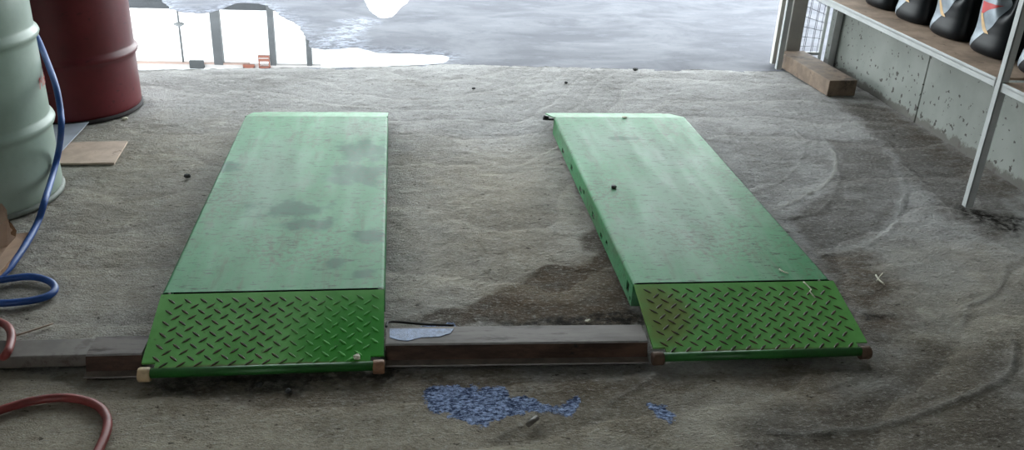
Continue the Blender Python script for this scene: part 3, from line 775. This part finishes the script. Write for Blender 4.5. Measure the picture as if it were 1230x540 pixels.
me.materials.append(simple('faded_red_print', (.55, .04, .03), .5, 0, .2, 60))
o = bpy.data.objects.new('lettering', me); COL.objects.link(o); o.parent = DG; o['label'] = 'faded red lettering'

# ------------------------------------------------------------------ hoses
def on_drum(u, v, gap=.0):
    """point where the line through pixel (u, v) touches the pale drum's side"""
    d = CR*((u-615)/FPX)-CU*((v-270)/FPX)+CF; o = Vector((0, 0, CAM_H)); R = DR+.0135+gap
    ox, oy = o.x-GD[0], o.y-GD[1]; a = d.x**2+d.y**2; b = 2*(ox*d.x+oy*d.y); c = ox*ox+oy*oy-R*R
    D = b*b-4*a*c
    t = (-b-math.sqrt(D))/(2*a) if D > 0 else -b/(2*a)
    return o+d*t
HR = .0105
hp = []
def at_y(u, v, y):
    d = CR*((u-615)/FPX)-CU*((v-270)/FPX)+CF; return Vector((0, 0, CAM_H))+d*(y/d.y)
hp += [at_y(u, v, y) for u, v, y in ((10, -60, 3.42), (33, 20, 3.40), (47, 50, 3.34), (57, 75, 3.20), (67, 103, 3.07), (72.5, 132, 3.0), (73.5, 155, 2.95))]+[on_drum(u, v, HR) for u, v in ((70, 183), (63, 211))]
hp += [G(54, 240, .10), G(46, 265, .045), G(33, 290, .03), G(18, 312, .022), G(4, 328, .012), G(-30, 348, .011), G(-60, 352, .011), G(-40, 340, .012), G(0, 336, .012), G(35, 332, .012), G(58, 337, .011), G(66, 346, .011), G(58, 355, .011), G(35, 361, .011), G(0, 364, .011), G(-50, 363, .011), G(-90, 357, .011)]
bm = bmesh.new(); tube(bm, catmull(hp, 8), HR, 12)
o = obj('air_hose', bm, M_bluehose, None, True); tag(o, 'blue rubber hose hanging down the pale green drum and looped on the floor', 'hose')
rp_ = [G(-60, 445, .010), G(-25, 436, .010), G(-2, 432, .013), G(8, 424, .046), G(13.5, 408, .047), G(12, 396, .046), G(4, 388.5, .014), G(-15, 384, .010), G(-60, 390, .010), G(-100, 420, .010), G(-110, 470, .010), G(-60, 500, .010), G(-20, 498, .010), G(10, 489, .010), G(40, 481, .010), G(75, 477, .010), G(103, 481, .010), G(120, 489, .010), G(128, 500, .010), G(129, 512, .010), G(125, 526, .010), G(118, 541, .010), G(110, 560, .010), G(120, 590, .010)]
bm = bmesh.new(); tube(bm, catmull(rp_, 8), .0105, 12)
o = obj('air_hose', bm, M_redhose, None, True); tag(o, 'red rubber hose curling over the grey beam and across the near floor', 'hose')

# ------------------------------------------------------------------ cardboard, boards
def sheet(bm, pts, n, t, mi=0, mj=1):
    A = [bm.verts.new(p) for p in pts]; B = [bm.verts.new(Vector(p)-n*t) for p in pts]; k = len(A)
    bm.faces.new(A).material_index = mi; bm.faces.new(B).material_index = mi
    for i in range(k): bm.faces.new((A[i], A[(i+1) % k], B[(i+1) % k], B[i])).material_index = mj
t = thing('cardboard_box', 'torn flattened cardboard box lying beside the pale green drum', 'cardboard box', (-1.42, 2.66, 0)); L = t.location
def LP(u, v, z): return G(u, v, z)-L
bm = bmesh.new(); e = [LP(40,278,.035), LP(30,291,.034), LP(18,305,.034), LP(5,321,.034), LP(-10,336,.034)]
back = [LP(-80,330,.006), LP(-90,290,.006), LP(-30,289,.008), LP(15,281,.02)]
sheet(bm, e+back, Vector((-.1, 0, .99)), .011); obj('bottom_panel', bm, [M_card, M_cardedge], t)
bm = bmesh.new(); fl = [LP(-40,255,.16), LP(2,244,.16), LP(8,252,.155), LP(9,262,.14), LP(16,272,.11), LP(19,284,.075), LP(8,296,.05), LP(-6,316,.045), LP(-60,320,.045)]
sheet(bm, fl, Vector((.5, -.5, .7)), .005); obj('flap', bm, [M_card, M_cardedge], t)
bm = bmesh.new(); fl = [LP(9,263,.135), LP(14,268,.13), LP(20,277,.10), LP(19,283,.09), LP(14,281,.09), LP(11,275,.10)]
sheet(bm, fl, Vector((.5, -.5, .7)), .004); obj('torn_tab', bm, [M_cardedge, M_cardedge], t)
Q = [G(u, v, .012) for u, v in ((60,148),(107,146.5),(74,182),(58,196),(30,196))]
c = G(80, 165, 0); bm = bmesh.new(); slab(bm, [(p.x-c.x, p.y-c.y) for p in Q], .0115, .0135)
slab(bm, [(p.x-c.x-.02, p.y-c.y+.01) for p in Q], .006, .0105)
o = obj('metal_sheet', bm, M_sheet); o.location = (c.x, c.y, 0); tag(o, 'shiny bare metal sheet lying between the two drums', 'metal sheet')
Q = [G(u, v, .010) for u, v in ((70,171),(100,169.5),(153,168.5),(137,194.5),(60,195.5))]
c = G(115, 182, 0); bm = bmesh.new(); slab(bm, [(p.x-c.x, p.y-c.y) for p in Q], .000, .008)
o = obj('wood_board', bm, M_board); o.location = (c.x, c.y, .0); tag(o, 'thin brown wood board flat on the floor by the pale green drum', 'board')

# ------------------------------------------------------------------ timber block
A, B, D = G(988, 114, 0), G(1022, 116, 0), G(962.5, 96, 0)
t0 = Vector((2.265, 4.67, 0)); th = math.atan2(-(2.235-2.295), .60)
o = obj('timber_block', newbox((-.080, -.31, 0), (.080, .31, .085), .004), M_timber); o.location = (2.268, 4.66, .001); o.rotation_euler = (0, 0, .06)
tag(o, 'short weathered timber block on the floor by the wire mesh', 'timber block')

# ------------------------------------------------------------------ shelf
SX0, SX1, SZ = 2.135, 2.470, .500
sh = thing('shelf_unit', 'white angle iron shelf with plywood board along the stained wall', 'shelf', (2.30, 2.9, 0))
L = sh.location
def sbox(name, lo, hi, bev, mat): return obj(name, newbox(Vector(lo)-L, Vector(hi)-L, bev), mat, sh)
def angle_leg(x, y, sxx):
    bm = bmesh.new(); lo = Vector((x, y, 0))-L
    box(bm, lo, lo+Vector((.004, .028, 1.9)), .001, 1); box(bm, lo, lo+Vector((sxx*.030, .004, 1.9)), .001, 1)
    obj('leg', bm, M_white, sh)
for y in (.95, 2.912, 4.862): angle_leg(SX0-.006, y, 1)
for y in (.95, 2.912, 4.862):
    bm = bmesh.new(); lo = Vector((SX1-.002, y, 0))-L
    box(bm, lo, lo+Vector((.004, .042, 1.9)), .001, 1); box(bm, lo+Vector((-.036, 0, 0)), lo+Vector((.004, .004, 1.9)), .001, 1); obj('leg', bm, M_white, sh)
for z in (SZ, 1.15, 1.80):
    for y0, y1 in ((.96, 2.915), (2.955, 4.90)):
        bm = bmesh.new(); d = .007 if y0 < 2 else 0
        box(bm, Vector((SX0, y0, z-.032-d))-L, Vector((SX0+.004, y1, z+.002-d))-L, .001, 1)
        box(bm, Vector((SX0, y0, z-.012-d))-L, Vector((SX0+.038, y1, z-.008-d))-L, .001, 1); obj('front_rail', bm, M_white, sh)
        bm = bmesh.new(); box(bm, Vector((SX1-.004, y0, z-.040-d))-L, Vector((SX1, y1, z-.004-d))-L); obj('rear_rail', bm, M_white, sh)
        sbox('shelf_board', (SX0+.005, y0, z-.0078-d), (SX1-.005, y1, z+.002-d), .001, M_ply)

# ------------------------------------------------------------------ oil jugs
def make_jug():
    t = thing('oil_jug', 'x', 'oil jug')
    bm = bmesh.new(); n = 72; hw, hd = .118, .074
    levels = [(0.0, .84, .78, 0), (.003, .90, .86, 0), (.010, .965, .95, 0), (.022, 1.0, 1.0, 0), (.042, 1.0, 1.0, 0), (.060, .975, .95, 0), (.085, .945, .885, 0), (.12, .935, .87, 0), (.16, .95, .905, 0), (.20, .945, .90, 0), (.235, .93, .89, 0), (.265, .86, .85, .012), (.285, .72, .74, .028), (.30, .55, .60, .042), (.312, .36, .44, .052), (.318, .235, .40, .055), (.335, .225, .385, .055)]
    rs = []
    def pt(a, z, kw, kd, oy):
        ca, sa = math.cos(a), math.sin(a); e = 2/2.6
        return [hd*kd*math.copysign(abs(ca)**e, ca), oy+hw*kw*math.copysign(abs(sa)**e, sa), z]
    zz = []
    for (z0, *q0), (z1, *q1) in zip(levels, levels[1:]):
        k = max(1, int((z1-z0)/.008))
        for i in range(k): zz.append([z0+(z1-z0)*i/k]+[a+(b-a)*i/k for a, b in zip(q0, q1)])
    zz.append(list(levels[-1]))
    def dent(p):
        # the grip hollow on the handle side
        y, z = p[1]+.055, p[2]-.225
        g = math.exp(-((y/.026)**2+(z/.055)**2)**1.4); p[0] *= (1-.72*g); return p
    for z, kw, kd, oy in zz: rs.append([dent(pt(2*PI*i/n, z, kw, kd, oy)) for i in range(n)])
    rings(bm, rs); obj('body', bm, M_black, t)
    bm = bmesh.new(); lathe(bm, [(.024, .330), (.027, .331), (.027, .352), (.024, .356), (.002, .356)], 32, (0, .055, 0), fn=lambda r, z, a: r+(.0008*math.cos(a*28) if .331 < z < .353 and r > .025 else 0)); obj('cap', bm, M_black, t, True)
    # printed label wrapped over the far half of the broad side
    def kk(z):
        for (z0, *q0), (z1, *q1) in zip(levels, levels[1:]):
            if z0 <= z <= z1:
                f = (z-z0)/(z1-z0+1e-9); return [a+(b-a)*f for a, b in zip(q0, q1)]
        return levels[-1][1:]
    def surf(s, z, off):
        """s in 0..1 runs from the far narrow side round to the middle of the broad side"""
        kw, kd, oy = kk(z); a = PI*.5+s*PI*.5; p = dent(pt(a, z, kw, kd, oy)); v = Vector(p)
        nr = Vector((math.cos(a)*1.6, math.sin(a)*.7, 0)).normalized(); return v+nr*off
    def patch(outline_l, outline_r, z0, z1, off, nz=26, ns=22):
        bm = bmesh.new(); V = []
        for j in range(nz+1):
            f = j/nz; z = z0+(z1-z0)*f
            sl, sr = outline_l(f), outline_r(f)
            V.append([bm.verts.new(surf(sl+(sr-sl)*i/ns, z, off)) for i in range(ns+1)])
        for j in range(nz):
            for i in range(ns):
                f = bm.faces.new((V[j][i], V[j][i+1], V[j+1][i+1], V[j+1][i])); f.smooth = True
        return bm
    lb = obj('label', patch(lambda f: .42, lambda f: .60+.62*math.sin(min(1, f*1.25)*PI/2)**.9-.12*max(0, f-.8)/.2, .016, .255, .0012), M_label, t)
    obj('red_stroke', patch(lambda f: .72-.10*f, lambda f: .76+.38*f, .150, .200, .0022), M_redm, lb)
    obj('gold_stroke', patch(lambda f: .98-.31*f**.7, lambda f: 1.04-.26*f, .085, .155, .0024), M_gold, lb)
    return t
def copy_tree(o, parent=None):
    c = o.copy(); COL.objects.link(c); c.parent = parent
    for ch in list(o.children): copy_tree(ch, c)
    return c
JL = ['black oil jug partly hidden behind the white shelf leg', 'black oil jug with silver label standing just beyond the shelf leg', 'black oil jug second beyond the white shelf leg, whole label base showing', 'black oil jug third beyond the white shelf leg', 'black oil jug at the upper edge of the picture, only its foot showing']
j0 = make_jug()
JY = [2.975, 3.290, 3.600, 3.905, 4.215]
for i, y in enumerate(JY):
    o = j0 if i == 0 else copy_tree(j0)
    o.location = (2.345, y, .503); o.rotation_euler = (0, 0, math.radians((2, 4, 3, 5, 2)[i])); o['label'] = JL[i]; o['group'] = 'oil jugs on the shelf'

# ------------------------------------------------------------------ little things on the ground
def straw(pts, r, label, name='dry_stalk', mat=None):
    bm = bmesh.new(); c = pts[0].copy(); tube(bm, [p-c for p in catmull(pts, 4)], r, 6)
    o = obj(name, bm, mat or M_straw, None, True); o.location = c; tag(o, label, 'dry stalk')
def rampz(y, y0): return .034+(.099-.034)*((y-(y0-.272))/.272)+.0035
def on_ramp(u, v, y0):
    z = .07
    for _ in range(12): z = rampz(G(u, v, z).y, y0)
    return G(u, v, z)
straw([on_ramp(u, v, 2.189) for u, v in ((965,338),(974,347),(973,350),(979,357))], .0018, 'bent pale stalk on the tread ramp of the shelf-side platform')
straw([G(u, v, TOP+.003) for u, v in ((936,323),(941,326),(947,328))], .0018, 'short pale stalk at the near edge of the dusty green deck')
straw([G(u, v, .006) for u, v in ((1062,341),(1056,336),(1052,330))], .003, 'pale stalk on the concrete beside the shelf-side platform')
straw([G(u, v, .006) for u, v in ((1053,337),(1056,333),(1060,328))], .002, 'thin crossing stalk on the concrete beside the shelf-side platform')
straw([G(u, v, .006) for u, v in ((18,403),(40,396),(64,388))], .0025, 'long dry stalk lying behind the grey beam', mat=M_board)
bm = bmesh.new(); tube(bm, [G(634,510,.009)-G(640,506), G(645,501,.009)-G(640,506)], .0065, 12); o = obj('cut_bolt', bm, M_beam, None, True); o.location = G(640,506); tag(o, 'short grey bolt on the floor below the blue paint patch', 'bolt')
def pebble(u, v, z, r, mat, label, name='pebble', flat=.6):
    bm = bmesh.new(); bmesh.ops.create_icosphere(bm, subdivisions=2, radius=r)
    for q in bm.verts: q.co *= .8+.45*random.random(); q.co.z *= flat
    o = obj(name, bm, mat); o.location = G(u, v, z+r*flat*.8); tag(o, label, 'pebble' if name == 'pebble' else name.replace('_', ' '))
pebble(737, 224, TOP, .010, M_pebble, 'black crumb on the dusty green deck')
pebble(750, 140.5, TOP, .012, M_straw, 'white chip at the far edge of the dusty green deck', 'paint_chip', .3)
p = on_ramp(429, 428, 2.180); pebble(429, 428, p.z-.004, .009, M_straw, 'pale crumpled scrap on the drum-side tread ramp', 'paper_scrap', .7)
pebble(706, 385, 0, .008, M_straw, 'small pale chip in the dark dirt behind the long channel cover', 'stone_chip')
pebble(763, 83, 0, .014, M_pebble, 'dark pebble near the threshold of the doorway')
pebble(680, 99, 0, .010, M_pebble, 'small dark pebble on the concrete beyond the shelf-side platform')
pebble(569, 106, 0, .009, M_pebble, 'small dark pebble on the concrete beyond the gap of the platforms')
pebble(225, 211, 0, .013, M_pebble, 'dark pebble on the concrete between board and drum-side platform')
pebble(312, 461, 0, .009, M_pebble, 'dark crumb in front of the drum-side ramp')
pebble(346, 469, 0, .008, M_pebble, 'small dark crumb in front of the drum-side ramp rod, farther out')
pebble(150, 142, 0, .012, M_straw, 'white chip on the concrete in front of the maroon drum', 'stone_chip', .4)
